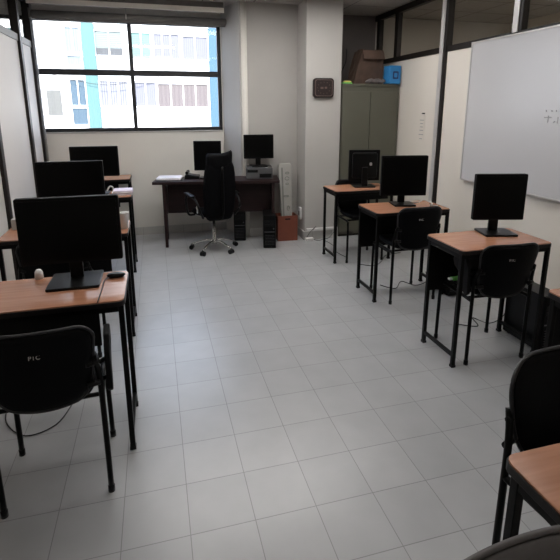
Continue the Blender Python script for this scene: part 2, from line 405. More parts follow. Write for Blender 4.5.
# ------------------------------------------------------------------ outside
struct(boxo('ground', (-60, 5.5, -6.2), (60, 60, -6.0), 'ground'))
F = 28.0
bld = thing('apartment_building', 'white apartment block with turquoise and blue columns seen through the window', 'building', (0, F, -6))
def bp(name, x0, x1, z0, z1, y0, y1, m, parent=None):
    o = boxo(name, (x0, y0, z0+6), (x1, y1, z1+6), m, parent or bld); return o
bp('wall', -16, 18, -6, 12.5, 0.0, 8, 'facade')
for k in (0, 1): bp('column', *((-3.72, -3.06) if k == 0 else (3.50, 4.05)), -6, 12.5, -.25, -.001, ('cyan', 'bluecol')[k])
bp('column', -12.2, -11.6, -6, 12.5, -.25, -.001, 'bluecol'); bp('column', 11.6, 12.2, -6, 12.5, -.25, -.001, 'cyan')
def win(x0, x1, z0, z1, m, nd=2, m2=None, zs=None):
    """recessed look: white frame standing proud, panes with what hangs behind them"""
    t = 0.07; bm = bmesh.new()
    for a in ((x0-t, x1+t, z1, z1+t), (x0-t, x1+t, z0-t, z0), (x0-t, x0, z0, z1), (x1, x1+t, z0, z1)):
        add_box(bm, (a[0], -.12, a[2]+6), (a[1], -.001, a[3]+6))
    for i in range(1, nd):
        xx = x0 + (x1-x0)*i/nd; add_box(bm, (xx-.03, -.10, z0+6), (xx+.03, -.001, z1+6))
    f = obj('window', bm, 'facade', bld)
    if m2:
        bp('curtain', x0, x1, z0, zs, -.05, -.002, m2, f); bp('curtain', x0, x1, zs, z1, -.05, -.002, m, f)
    else: bp('curtain', x0, x1, z0, z1, -.05, -.002, m, f)
S = 2.87
for k in (-2, -1, 0, 1):
    d = S*k + 0.0
    # rows repeat up and down the block; row 0 is the upper one in view, row -1 the lower one
    up_ = (k % 2 == 0)
    if k == 0:
        win(-4.62, -3.86, 4.85, 6.21, 'palepane'); win(-4.62, -3.86, 4.12, 4.66, 'palepane', 1)
        win(-3.02, -1.55, 4.74, 6.06, 'paleblind', 2, 'greyopen', 5.15); win(-1.0, 0.05, 4.62, 6.04, 'blind', 2)
        win(0.26, 1.72, 4.59, 6.02, 'lavender', 3); win(1.93, 3.44, 4.61, 5.93, 'lavender', 2)
    elif k == -1:
        win(-4.60, -3.80, 1.90, 3.33, 'bluepane'); win(-4.60, -3.80, 0.79, 1.73, 'bluepane', 1)
        win(-3.00, -1.42, 1.86, 3.29, 'whitecurt', 3); win(-0.98, 0.20, 1.84, 3.22, 'lavender', 2)
        win(0.34, 3.36, 1.79, 3.16, 'pinkcurt', 4)
        bp('vent_panel', -5.93, -5.16, 1.33, 2.76, -.06, -.001, 'ventgrey')
    else:
        win(-4.60, -3.86, 4.85+d, 6.21+d, 'palepane'); win(-3.00, -1.6, 4.74+d, 6.06+d, 'whitecurt', 2)
        win(-1.0, 0.1, 4.62+d, 6.04+d, 'lavender', 2); win(0.34, 3.36, 4.6+d, 5.98+d, 'pinkcurt', 4)
    for xx in (-10.9, -8.6, 5.0, 8.2):
        win(xx, xx+1.6, 4.7+d, 6.05+d, ('lavender', 'blind', 'whitecurt')[(k+int(xx)) % 3], 2)
bp('slab_edge', -3.05, 3.49, 6.40, 6.62, -.30, -.001, 'facade')
bp('slab_edge', -3.05, 3.49, 3.55, 3.72, -.10, -.001, 'facade')
tubeo('sagging_wire', smooth_pts([(-5.5, -.27, 9.60), (-2.6, -.45, 9.05), (0.6, -.30, 9.60)], 8), 0.015, 'cable', bld)

# ------------------------------------------------------------------ window dressing
t = thing('roller_blind', 'grey roller blind wound up above the window', 'blind', (0, 4.15, 2.72))
bm = bmesh.new(); add_tube(bm, [(-1.33, 0.01, 0.045), (0.955, 0.01, 0.045)], 0.045, 16); obj('roll', bm, 'roller', t)
boxo('hem_bar', (-1.33, -.002, -.012), (0.955, .02, .012), 'roller', t, 0.002)
for xx in (-1.35, 0.958): boxo('bracket', (xx-.006, -.04, -.01), (xx+.008, .12, .10), 'roller', t)
tubeo('pull_cord', [(-0.285, -.045, 0.16), (-0.285, -.045, 0.02)], 0.008, 'whitecable', t)
t = thing('curtain_box', 'cream metal curtain box above the roller blind', 'curtain box', (0, 3.95, 2.84))
boxo('housing', (-1.32, -.04, 0.0), (0.87, .06, H-2.84), 'roller', t, 0.003)
boxo('lip', (-1.32, -.055, -.012), (0.87, -.04, .045), 'cream', t, 0.003)

# ------------------------------------------------------------------ whiteboard, notes, clock
t = thing('whiteboard', 'large whiteboard on the right partition wall', 'whiteboard', (XR-.044, 2.02, 0.975))
boxo('board', (0, -2.75, 0), (.022, 0, 1.33), 'board', t, 0.002)
bm = bmesh.new(); f_ = .014
for lo, hi in (((-.006, -2.76, -f_), (.026, f_, 0)), ((-.006, -2.76, 1.33), (.026, f_, 1.33+f_)), ((-.006, 0, 0), (.026, f_, 1.33)), ((-.006, -2.764, -f_), (.026, -2.75, 1.33+f_))): add_box(bm, lo, hi)
obj('frame', bm, 'alu', t, 0.002)
bm = bmesh.new()
def stroke(pts, r=0.0035):
    bm = bmesh.new(); add_tube(bm, [(-.0015, y, z) for y, z in pts], r, 5); obj('pen_stroke', bm, 'marker', t)
# faint handwriting: three dots, then a short word
for y in (-1.00, -1.055, -1.10): stroke([(y, .690), (y-.006, .692)], .006)
stroke([(-.99, .640), (-1.06, .640)]); stroke([(-1.03, .655), (-1.03, .600)])
stroke([(-1.085, .600), (-1.10, .612)]); stroke([(-1.125, .645), (-1.125, .595)]); stroke([(-1.16, .640), (-1.185, .610), (-1.20, .64), (-1.20, .59)])
bm.free()
t = thing('wall_notice', 'small paper notice taped on the cream partition left of the aluminium post', 'notice', (XR-.002, 2.90, 1.30))
boxo('sheet', (-.002, -.06, 0), (0, .06, .35), 'panel', t)
bm = bmesh.new()
for zz, a, b in ((.325, -.05, .02), (.25, -.045, .045), (.21, -.03, .03), (.17, -.03, .03), (.13, -.04, .04), (.08, -.045, .05), (.03, -.03, .03)):
    add_box(bm, (-.0035, a, zz-.004), (-.002, b, zz+.004))
obj('printed_lines', bm, 'marker', t)
bm = bmesh.new(); add_box(bm, (-.012, -.055, .322), (-.002, -.01, .336)); obj('clip', bm, 'blackplastic', t)

t = thing('wall_clock', 'dark brown rounded square wall clock on the white pillar', 'clock', (2.005, PY-.001, 1.935))
bm = bmesh.new(); add_prism(bm, rrect(-.135, -.118, .135, .118, .04), 1, -.035, 0); obj('case', bm, 'clock', t, 0.006)
bm = bmesh.new(); add_tube(bm, [(x, -.036, z) for x, z in rrect(-.112, -.095, .112, .095, .028, 6)], .005, 6, closed=True); obj('rim', bm, 'clocktrim', t)
bm = bmesh.new(); add_prism(bm, rrect(-.105, -.088, .105, .088, .025), 1, -.040, -.034); obj('face', bm, 'clockface', t)
bm = bmesh.new()
for k in range(12):
    a = k*PI/6; cx, cz = .082*math.sin(a), .070*math.cos(a); add_box(bm, (cx-.004, -.043, cz-.004), (cx+.004, -.040, cz+.004))
obj('hour_marks', bm, 'clocktrim', t)
boxo('hand', (-.045, -.045, -.012), (-.008, -.042, .012), 'clocktrim', t); boxo('hand', (.010, -.045, -.010), (.040, -.042, .014), 'clocktrim', t)

# ------------------------------------------------------------------ cabinet and what stands on it
t = thing('steel_cabinet', 'olive grey two-door steel cabinet standing in the recess beside the pillar', 'cabinet', (2.66, 3.66, 0)); t.scale = (1, 1, 1.016)
boxo('body', (-.39, -.19, 0.03), (.402, .24, 1.955), 'cabinet', t, 0.004)
boxo('plinth', (-.38, -.18, 0), (.375, .23, .03), 'cabline', t)
for s in (0, 1):
    x0, x1 = ((-.382, -.007) if s == 0 else (-.001, .396))
    d = boxo('door', (x0, -.208, .06), (x1, -.19, 1.865), 'cabinet', t, 0.003)
    hx = -.035 if s == 0 else .028
    boxo('handle', (hx-.01, -.225, 1.02), (hx+.01, -.208, 1.14), 'cabline', d, 0.003)
boxo('top_rim', (-.395, -.206, 1.935), (.406, .245, 1.962), 'cabinet', t, 0.003)
CT = 1.9945
t = thing('cardboard_box', 'worn brown cardboard box with slumped sides on top of the cabinet', 'box', (2.70, 3.72, CT), 0.03)
bm = bmesh.new(); 
vs = add_box(bm, (-.21, -.10, 0), (.20, .14, .43))
for v in vs:
    if v.co.z > .2: v.co.x = v.co.x*0.72 + .05
bmesh.ops.subdivide_edges(bm, edges=bm.edges, cuts=3, use_grid_fill=True)
for v in bm.verts:
    if v.co.z > .01: v.co += Vector((random.uniform(-.010, .010), random.uniform(-.008, .008), random.uniform(-.010, .010)))
obj('carton', bm, 'cardboard', t)
boxo('flap', (-.13, -.01, -.001), (.17, .002, .12), 'cardboard', t, Mx=Matrix.Translation((0.02, -.11, .42)) @ Matrix.Rotation(math.radians(155), 4, 'X'))
t = thing('blue_box', 'small blue printed carton on the right end of the cabinet top', 'box', (2.975, 3.50, CT), 0.05)
boxo('carton', (-.082, -.07, 0), (.082, .085, .225), 'blue', t, 0.008)
bm = bmesh.new(); add_prism(bm, rrect(-.035, .06, .045, .155, .012), 1, -.073, -.07); obj('printed_mark', bm, 'navy', t)
bm = bmesh.new(); add_prism(bm, rrect(-.018, .080, .028, .135, .01), 1, -.0745, -.073)
obj('printed_emblem', bm, 'blue', t)
bm = bmesh.new()
add_pad(bm, lambda u, v: ((u*.14*math.sqrt(1-.4*v*v), v*.055*math.sqrt(1-.4*u*u), .033+.006*math.sin(9*u)), (0, 0, 1)), .06, p=3)
o = obj('cloth_bundle', bm, 'bundle', loc=(2.74, 3.505, CT)); tag(o, 'grey and black bundle lying in front of the cardboard box on the cabinet', 'bundle')
t = thing('plastic_toy_parts', 'green and yellow plastic packet at the left end of the cabinet top', 'packet', (2.35, 3.50, CT))
bm = bmesh.new(); add_prism(bm, rrect(-.075, -.03, .06, .03, .02), 2, 0, .012); obj('packet', bm, 'green', t)
bm = bmesh.new(); add_pad(bm, lambda u, v: ((.0+u*.05, v*.022, .024), (0, 0, 1)), .024, 10, 8, 3); obj('contents', bm, 'yellow', t)
o = tubeo('hanging_cable', smooth_pts([(2.34, 3.72, CT+.006), (2.40, 3.85, 2.12), (2.52, 3.98, 2.30), (2.58, 4.10, 2.42), (2.64, 4.23, 2.50)], 5), .007, 'cable')
tag(o, 'black cable running up the dark wall behind the cabinet', 'cable')

# ------------------------------------------------------------------ student desk
def make_desk(label, w=0.68, d=0.42, gap=0.0, group='student desks'):
    """origin: floor, centre of the FRONT edge; top at z .82"""
    t = thing('student_desk', label, 'desk', group=group); Z = 0.82
    bm = bmesh.new(); add_prism(bm, rrect(-w/2+.004, .004, w/2-.004, d-.004, .032), 2, Z-.006, Z); obj('tabletop', bm, 'deskwood', t, 0.001)
    bm = bmesh.new(); add_prism(bm, rrect(-w/2, 0, w/2, d, .035), 2, Z-.030, Z-.0062); obj('tabletop_edge', bm, 'deskedge', t, 0.002)
    a = w/2-.020; y0, y1 = .027, d-.045; s = .0125
    for sx in (-1, 1):
        for y in (y0, y1):
            l = boxo('leg', (sx*a-s, y-s, .012), (sx*a+s, y+s, Z-.03), 'blackmetal', t, 0.002)
            boxo('foot_cap', (sx*a-s-.003, y-s-.003, 0), (sx*a+s+.003, y+s+.003, .018), 'blackplastic', l, 0.002)
        boxo('stretcher', (sx*a-.010, y0+s, .07), (sx*a+.010, y1-s, .095), 'blackmetal', t, 0.002)
        boxo('side_rail', (sx*a-.010, y0+s, Z-.062), (sx*a+.010, y1-s, Z-.031), 'blackmetal', t, 0.002)
    boxo('front_rail', (-a+s, y0-.010, Z-.062), (a-s, y0+.010, Z-.031), 'blackmetal', t, 0.002)
    boxo('modesty_panel', (-a+s, y1-.006, Z-.41), (a-.150, y1+.006, Z-.031), 'blackmetal', t, 0.002)
    return t
dR3 = make_desk('wooden-topped desk with a monitor right below the whiteboard', w=.70)
dR3.location = (2.122, .243, 0); dR3.rotation_euler = (0, 0, 0)
dR2 = dup(dR3, (2.108, 1.350, 0), 0, 'wooden-topped desk in the middle of the right row, white cable coiled on it'); dR2.scale = (1.03, 1, 1)
dR1 = dup(dR3, (2.150, 2.43, 0), 0, 'wooden-topped desk of the right row nearest the steel cabinet', skip=('modesty_panel',))
boxo('apron', (-.30, .05, .70), (.30, .062, .79), 'blackmetal', dR1, 0.002)
dR4 = dup(dR3, (2.115, -.82, 0), 0, 'wooden-topped desk cut by the right photo edge below the whiteboard')
dR5 = dup(dR3, (1.118, -1.697, 0), 0, 'wooden-topped desk in the bottom right corner, nearest the camera', skip=('modesty_panel',))
dL1 = make_desk('wide wooden-topped desk at the front of the left row, with the widest monitor', w=.86, d=.43, group='wide student desks')
dL1.location = (-.655, .012, 0)
dL2 = dup(dL1, (-.700, 1.262, 0), 0, 'wide wooden-topped desk second in the left row, white cup on its right end')
dL3 = dup(dL1, (-.738, 2.725, 0), 0, 'wide wooden-topped desk third in the left row, papers on its right end')
dL4 = dup(dL1, (-.795, 3.80, 0), 0, 'wide wooden-topped desk of the left row right under the window'); dL4.scale = (1, 1, 1.035)

def rr_map(u, v, hw, hh, r):
    """map the unit square to a rounded rectangle"""
    s_ = max(abs(u), abs(v))
    if s_ < 1e-6: return 0.0, 0.0
    x = u/s_*hw; y = v/s_*hh
    cx, cy = hw-r, hh-r
    if abs(x) > cx and abs(y) > cy:
        dx, dy = abs(x)-cx, abs(y)-cy; L = math.hypot(dx, dy)
        if L > 1e-6: 
            x = math.copysign(cx + dx/L*r, x); y = math.copysign(cy + dy/L*r, y)
    return x*s_, y*s_
# ------------------------------------------------------------------ visitor chair with steel tube frame
def rounded_fn(wb, wt, z0, z1, y0, lean, curve, r=0.07, bow=0.0):
    H2 = (z1-z0)/2
    def fn(u, v):
        x, z = rr_map(u, v, 1.0*(wt/2), H2, r)
        s_ = (z/H2+1)/2; x *= (wb + (wt-wb)*s_)/wt
        zc = z0 + H2 + z - bow*(1-(2*x/wt)**2)*(1-s_)
        q = 2*x/wt
        return (x, y0 - lean*s_ + curve*q*q, zc), Vector((-4*curve*q/wt, 1, lean/(z1-z0))).normalized()
    return fn
def make_chair(label, mark=True, tablet=0, backm='vinyl', rimm='rimgrey', cr=.075):
    hx = .215
    t = thing('visitor_chair', label, 'chair', group=None)
    bm = bmesh.new()
    def seat(u, v):
        x = u*math.sqrt(1-.5*v*v/2); y = v*math.sqrt(1-.5*u*u/2)
        return (x*.200, y*.20+.005, .495 - .02*max(0, v)**2*0 + .012*u*u), (0, 0, 1)
    add_pad(bm, seat, .06); obj('seat', bm, 'vinyl', t)
    bm = bmesh.new(); fb = rounded_fn(.355, .43, .525, .848, -.205, .055, .028, cr, .05)
    add_pad(bm, fb, .036, 28, 20, p=8); b = obj('backrest', bm, backm, t)
    bm = bmesh.new(); pts = []
    for i in range(96):
        a = 2*PI*i/96; c, s_ = math.cos(a), math.sin(a); q = max(abs(c), abs(s_)); p_, n_ = fb(c/q, s_/q); pts.append(Vector(p_))
    add_tube(bm, pts, .007, 6, closed=True); obj('piping', bm, rimm, b)
    if mark:
        # small white maker's mark on the back of the shell
        cu = bpy.data.curves.new('mark_text', 'FONT'); cu.body = 'PIC'; cu.size = .024; cu.extrude = .0006; cu.space_character = 1.35
        tmp = bpy.data.objects.new('mark_text', cu); C.objects.link(tmp)
        dg = bpy.context.evaluated_depsgraph_get(); me = bpy.data.meshes.new_from_object(tmp.evaluated_get(dg))
        bpy.data.objects.remove(tmp)
        me.materials.clear(); me.materials.append(M['greycable'] if mark == 'dim' else M['alu'])
        mk = bpy.data.objects.new('maker_mark', me); C.objects.link(mk); mk.parent = b
        mk.rotation_euler = (math.radians(90-8), 0, 0); mk.location = (-.03, -.266, .742)
    for sx in (-1, 1):
        obj_l = tubeo('leg', smooth_pts([(sx*hx, -.19, .012), (sx*hx, -.19, .40), (sx*(hx-.003), -.195, .60), (sx*(hx-.018), -.222, .69)], 4), .0125, 'blackmetal', t)
        bm = bmesh.new(); add_lathe(bm, [(.015, 0), (.015, .03), (.012, .034)], (sx*hx, -.19, 0), 12); obj('foot_cap', bm, 'blackplastic', obj_l)
        obj_l = tubeo('leg', smooth_pts([(sx*hx, .19, .012), (sx*(hx-.003), .185, .40), (sx*(hx-.007), .165, .448), (sx*(hx-.009), .10, .458), (sx*(hx-.005), -.10, .458), (sx*(hx-.001), -.188, .458)], 4), .0125, 'blackmetal', t)
        bm = bmesh.new(); add_lathe(bm, [(.015, 0), (.015, .03), (.012, .034)], (sx*hx, .19, 0), 12); obj('foot_cap', bm, 'blackplastic', obj_l)
        for zz in (.565, .66):
            bm = bmesh.new(); add_tube(bm, [(sx*.165, -.222, zz), (sx*.214, -.205, zz)], .012, 10)
            obj('pivot_knob', bm, 'blackplastic', t)
    bm = bmesh.new(); add_tube(bm, [(-.206, .10, .455), (.206, .10, .455)], .010, 8); add_tube(bm, [(-.21, -.12, .455), (.21, -.12, .455)], .010, 8)
    obj('cross_bar', bm, 'blackmetal', t)
    if tablet:
        sx = tablet
        bm = bmesh.new()
        poly = [(-.20, .520), (-.175, .495), (-.14, .515), (-.13, .60), (-.09, .63), (-.03, .66), (-.01, .70), (-.03, .745), (-.08, .765), (-.15, .75), (-.19, .69)]
        add_prism(bm, poly, 0, sx*.238, sx*.262); a_ = obj('folded_tablet', bm, 'matteplastic', t, 0.006)
        for zz, yy in ((.56, -.165), (.64, -.150)): tubeo('arm_bracket', [(sx*.205, -.185, zz), (sx*.240, yy, zz)], .010, 'blackmetal', t, 8)
    return t
cL1 = make_chair('black chair at the front left desk with a folded writing tablet on its right side', 'white', tablet=1)
cL1.location = (-.555, -.040, 0); cL1.rotation_euler = (0, 0, math.radians(3.5))
cR = make_chair('black chair with white maker mark at the desk below the whiteboard', 'white', tablet=-1)
cR.location = (2.122, .450, 0); cR.rotation_euler = (0, 0, math.radians(-3))
cR2 = make_chair('black chair with white maker mark at the middle desk of the right row', 'white')
cR2.location = (2.100, 1.49, 0); cR2.scale = (1, 1, 1.03)
dup(cR2, (2.17, 2.625, 0), PI, 'black chair facing the camera behind the right row desk nearest the steel cabinet')
dup(cR2, (-.72, 1.22, 0), 0, 'black chair at the second left row desk, mostly hidden behind the widest monitor')
cN = make_chair('large dark chair back cut by the right photo edge above the nearest desk', False, cr=.13)
cN.location = (1.255, -1.215, 0); cN.scale = (1, 1, 1.035); cN.rotation_euler = (0, 0, math.radians(183))
cG = make_chair('grey-topped chair cut off at the very bottom right corner', False, backm='greyplastic', rimm='greyplastic', cr=.03)
cG.location = (.545, -1.785, 0); cG.scale = (1, 1, 1.02); cG.rotation_euler = (0, 0, PI+.15)

# ------------------------------------------------------------------ monitors
def make_monitor(label, w, h, zb, deskz=0.8205, base='flat', bw=.22, bd=.18, mark=False):
    """origin: on the desk, centre; screen faces -Y; zb = bottom of panel above desk"""
    t = thing('computer_monitor', label, 'monitor'); d = .035
    bm = bmesh.new(); add_prism(bm, rrect(-w/2, zb, w/2, zb+h, .008, 3), 1, -.025, .012); hs = obj('housing', bm, 'matteplastic', t, 0.003)
    bm = bmesh.new(); add_prism(bm, rrect(-w/2+.035, zb+.03, w/2-.035, zb+h-.03, .02, 3), 1, .012, .038); obj('rear_bulge', bm, 'blackplastic', hs, 0.006)
    boxo('screen', (-w/2+.014, -.0262, zb+.020), (w/2-.014, -.0252, zb+h-.014), 'screen', t)
    bm = bmesh.new(); add_prism(bm, rrect(-.032, .005, .032, zb+h*.45, .006, 3), 1, .030, .055); obj('neck', bm, 'blackplastic', t, 0.003)
    bm = bmesh.new(); add_prism(bm, rrect(-bw/2, -bd*.55, bw/2, bd*.45, .012, 4), 2, 0, .014); obj('base', bm, 'blackplastic', t, 0.004)
    if mark:
        bm = bmesh.new(); add_prism(bm, rrect(-.080, zb+h*.50, -.052, zb+h*.50+.034, .008, 3), 1, .038, .040); obj('maker_mark', bm, 'alu', t)
    return t
m = make_monitor('widest black monitor, on the front desk of the left row',     .478, .338, .108, bw=.25, bd=.24); m.location = (-.480, .340, .8205)
m = make_monitor('black monitor on the second left row desk, peeking over the widest one', .455, .28, .220, bw=.24); m.location = (-.652, 1.52, .8205)
m = make_monitor('black monitor of the left row furthest back, in front of the window wall', .470, .31, .185, bw=.24); m.location = (-.655, 3.0, .8205); m.rotation_euler = (0, 0, math.radians(-3))
m = make_monitor('square black monitor on the desk below the whiteboard', .360, .325, .100, bw=.23, bd=.20); m.location = (2.268, .560, .8205); m.rotation_euler = (0, 0, math.radians(-14))
m = make_monitor('black monitor on the middle desk of the right row beside a coiled white cable', .425, .368, .085, bw=.20, bd=.20); m.location = (2.140, 1.64, .8205); m.rotation_euler = (0, 0, math.radians(-12))
m = make_monitor('black monitor seen from behind on the right row desk by the cabinet', .350, .345, .070, bw=.24, bd=.20, mark=True); m.location = (2.228, 2.66, .8205); m.rotation_euler = (0, 0, PI-.2)

# ------------------------------------------------------------------ teacher desk
A = math.radians(-10.0)
TD = thing('office_desk', 'dark brown office desk under the window with a modesty panel', 'desk', (-.108, 3.575, 0), A)
W, D, TZ = 1.545, .44, .830
boxo('tabletop', (0, 0, TZ-.035), (W, D, TZ), 'darkwood', TD, 0.004)
for (x0, x1) in ((.115, .150), (W-.10, W-.065)):
    boxo('leg', (x0, .015, 0), (x1, .05, TZ-.035), 'darkwood', TD, 0.002)
    boxo('leg', (x0-.05, D-.05, 0), (x1-.05, D-.015, TZ-.035), 'darkwood', TD, 0.002)
    boxo('side_panel', (x0+.006, .05, .40), (x1-.006, D-.055, TZ-.035), 'darkwood', TD)
boxo('modesty_panel', (.150, .20, .40), (W-.10, .215, TZ-.035), 'darkwood', TD)
TM = Matrix.Translation(TD.location) @ Matrix.Rotation(A, 4, 'Z')
def on_desk(x, y, z=TZ+.0005): return tuple(TM @ Vector((x, y, z)))
m = make_monitor('black monitor half hidden behind the office chair on the dark desk', .345, .37, .095, bw=.20); m.location = on_desk(.655, .32); m.rotation_euler = (0, 0, A)
# desktop computer lying flat with monitor on it
t = thing('desktop_computer', 'flat grey desktop computer lying under a monitor on the dark desk', 'computer', on_desk(1.300, .29), A)
boxo('case', (-.165, -.17, 0.006), (.165, .13, .140), 'cpu', t, 0.004)
boxo('front_bezel', (-.165, -.185, 0.006), (.165, -.17, .140), 'cpusilver', t, 0.003)
boxo('drive_slot', (-.15, -.188, .085), (-.02, -.184, .118), 'blackplastic', t); boxo('vent', (.0, -.188, .02), (.15, -.184, .070), 'blackplastic', t)
for sx in (-1, 1): boxo('foot', (sx*.13-.02, -.15, 0), (sx*.13+.02, .13, .006), 'blackplastic', t)
m = make_monitor('black monitor standing on the flat grey desktop computer', .380, .300, .100, bw=.20); m.location = on_desk(1.300, .29, TZ+.141); m.rotation_euler = (0, 0, A*.3)
o = thing('binder', 'closed white binder on the left end of the dark desk', 'binder', on_desk(.20, .20), A)
bm = bmesh.new(); add_prism(bm, rrect(-.17, -.13, .16, .14, .02), 2, 0, .006); obj('cover', bm, 'blackplastic', o)
bm = bmesh.new(); add_prism(bm, rrect(-.165, -.125, .13, .13, .02), 2, .006, .034); obj('pages', bm, 'paper', o, 0.005)
t = thing('desk_phone', 'black desk telephone beside the left monitor on the dark desk', 'telephone', on_desk(.455, .30), A)
bm = bmesh.new(); add_prism(bm, [(-.09, 0), (.09, 0), (.09, .035), (-.05, .055), (-.09, .045)], 1, -.08, .08); obj('body', bm, 'blackplastic', t, 0.006)
tubeo('handset', smooth_pts([(-.06, -.085, .075), (-.06, -.05, .075), (-.06, .05, .075), (-.06, .085, .075)], 3), [.02]*4+[.014]*2+[.02]*4, 'blackplastic', t)
boxo('hook', (-.075, -.06, .045), (-.045, .06, .062), 'blackplastic', t)

# computer towers
def make_tower(label, w=.17, d=.40, h=.48):
    t = thing('computer_tower', label, 'computer')
    boxo('case', (-w/2, -d/2+.02, .012), (w/2, d/2, h), 'blackplastic', t, 0.004)
    fr = boxo('front_bezel', (-w/2, -d/2-.004, .012), (w/2, -d/2+.02, h), 'matteplastic', t, 0.006)
    boxo('drive_bay', (-w/2+.015, -d/2-.007, h-.11), (w/2-.015, -d/2-.003, h-.075), 'blackplastic', fr)
    boxo('drive_bay', (-w/2+.015, -d/2-.007, h-.155), (w/2-.015, -d/2-.003, h-.12), 'blackplastic', fr)
    boxo('trim_strip', (-w/2+.012, -d/2-.006, h*.50), (w/2-.012, -d/2-.003, h*.50+.010), 'cpusilver', fr)
    bm = bmesh.new()
    for k in range(7): add_box(bm, (-w/2+.02, -d/2-.008, .06+k*.022), (w/2-.02, -d/2-.003, .066+k*.022))
    obj('vent_grille', bm, 'rimgrey', fr)
    bm = bmesh.new(); add_tube(bm, [(w/2-.03, -d/2-.009, h-.19), (w/2-.03, -d/2-.002, h-.19)], .009, 12); obj('power_button', bm, 'cpusilver', fr)
    for sx in (-1, 1):
        for sy in (-1, 1): boxo('foot', (sx*(w/2-.025)-.012, sy*(d/2-.05)-.012, 0), (sx*(w/2-.025)+.012, sy*(d/2-.05)+.012, .012), 'blackplastic', t)
    return t
tw = make_tower('black computer tower on the floor at the right end of the dark desk')
tw.location = (1.285, 3.36, 0); tw.scale = (.9, .9, .88); tw.rotation_euler = (0, 0, -.20)
dup(tw, (.985, 3.78, 0), A, 'black computer tower deep under the dark desk, behind the office chair')
dup(tw, (2.560, .435, 0), 0, 'black computer tower on the floor beside the desk below the whiteboard')
dup(tw, (2.545, 1.48, 0), 0, 'black computer tower on the floor beside the middle right row desk')
dup(tw, (2.56, -.60, 0), 0, 'black computer tower on the floor at the right photo edge')

# orange box with white plastic case leaning in it
t = thing('orange_box', 'orange-brown open box on the floor between the dark desk and the pillar', 'box', (1.565, 3.56, 0), -0.05)
bw, bd, bh, tt = .133, .10, .335, .012
for n_, lo, hi in (('front_panel', (-bw, -bd, 0), (bw, -bd+tt, bh)), ('back_panel', (-bw, bd-tt, 0), (bw, bd, bh)), ('side_panel', (-bw, -bd+tt, 0), (-bw+tt, bd-tt, bh)), ('side_panel', (bw-tt, -bd+tt, 0), (bw, bd-tt, bh)), ('bottom', (-bw+tt, -bd+tt, 0), (bw-tt, bd-tt, tt))):
    pnl = boxo(n_, lo, hi, 'orange', t, 0.002)
    if n_ == 'front_panel': boxo('handle_slot', (-.035, -bd-.001, .285), (.035, -bd+.001, .302), 'blackplastic', pnl)
t = thing('plastic_case', 'tall narrow aged-white plastic case leaning out of the orange box', 'case', (1.580, 3.545, .014))
Lm = Matrix.Rotation(math.radians(-8.5), 4, 'X') @ Matrix.Rotation(math.radians(0), 4, 'Y')
bm = bmesh.new()
add_prism(bm, [(-.062, 0), (.060, 0), (.088, .95), (.070, .985), (-.075, .985), (-.090, .96)], 1, -.025, .035)
bmesh.ops.transform(bm, matrix=Lm, verts=bm.verts); body = obj('shell', bm, 'beigeplastic', t, 0.008)
bm = bmesh.new()
for (cx, cz, rx, rz_) in ((.025, .86, .025, .012), (.020, .79, .028, .022), (.020, .72, .020, .010), (.0, .56, .035, .010), (.022, .40, .015, .030)):
    add_tube(bm, [(cx + rx*math.cos(a), -.026, cz + rz_*math.sin(a)) for a in [2*PI*k/14 for k in range(14)]], .005, 5, closed=True)
bmesh.ops.transform(bm, matrix=Lm, verts=bm.verts); obj('moulded_rings', bm, 'greyslot', body)
bm = bmesh.new(); add_box(bm, (-.055, -.030, .03), (-.035, -.025, .93)); bmesh.ops.transform(bm, matrix=Lm, verts=bm.verts); obj('groove', bm, 'greyslot', body)

# outlet box, raceway and adapters at the pillar foot
t = thing('outlet_box', 'small white outlet box low on the wall beside the pillar', 'outlet', (1.757, 3.60, .25))
boxo('box', (-.0, -.04, 0), (.026, .04, .16), 'whiteplastic', t, 0.004); boxo('socket', (-.003, -.02, .05), (.0, .02, .11), 'greyslot', t)
t = thing('cable_raceway', 'white cable channel running along the foot of the pillar', 'cable channel', (1.82, PY-.0125, .118))
boxo('channel', (0, -.02, 0), (.42, .012, .035), 'whiteplastic', t, 0.003)
boxo('end_cap', (-.008, -.022, -.002), (0, .012, .037), 'whiteplastic', t)
t = thing('power_adapter', 'white power adapter with grey cables lying by the pillar foot', 'power adapter', (1.83, 3.375, 0.0))
boxo('body', (-.05, -.03, 0), (.05, .03, .045), 'whiteplastic', t, 0.006)
tubeo('cord', smooth_pts([(.05, 0, .02), (.12, -.02, .005), (.20, .02, .005), (.27, -.01, .03), (.36, .01, .12)], 6), .004, 'greycable', t)
tubeo('cord', smooth_pts([(-.03, .02, .045), (.02, .02, .12), (.10, .02, .19), (.05, .02, .14)], 6), .004, 'greycable', t)

# ------------------------------------------------------------------ office chair
t = thing('office_chair', 'black high-back office chair with chrome star base in front of the dark desk', 'office chair', (.590, 3.34, 0), math.radians(17))
c = t
bm = bmesh.new(); add_lathe(bm, [(.032, .075), (.035, .12), (.024, .125), (.024, .28), (.018, .282), (.018, .43)], n=16); obj('gas_column', bm, 'chrome', c)
for k in range(5):
    a = math.radians(217 + 72*k)
    dx, dy = math.cos(a), math.sin(a)
    sp_ = tubeo('base_spoke', smooth_pts([(dx*.02, dy*.02, .115), (dx*.12, dy*.12, .112), (dx*.22, dy*.22, .085), (dx*.285, dy*.285, .062)], 4), [.018]*5+[.016]*4+[.013]*4, 'chrome', c)
    wx, wy = dx*.285, dy*.285
    bm = bmesh.new(); px, py = -dy, dx
    for s_ in (-1, 1): add_tube(bm, [(wx+px*.008*s_, wy+py*.008*s_, .028), (wx+px*.028*s_, wy+py*.028*s_, .028)], .028, 14)
    add_tube(bm, [(wx, wy, .05), (wx, wy, .068)], .012, 8); obj('caster', bm, 'blackplastic', c)
bm = bmesh.new()
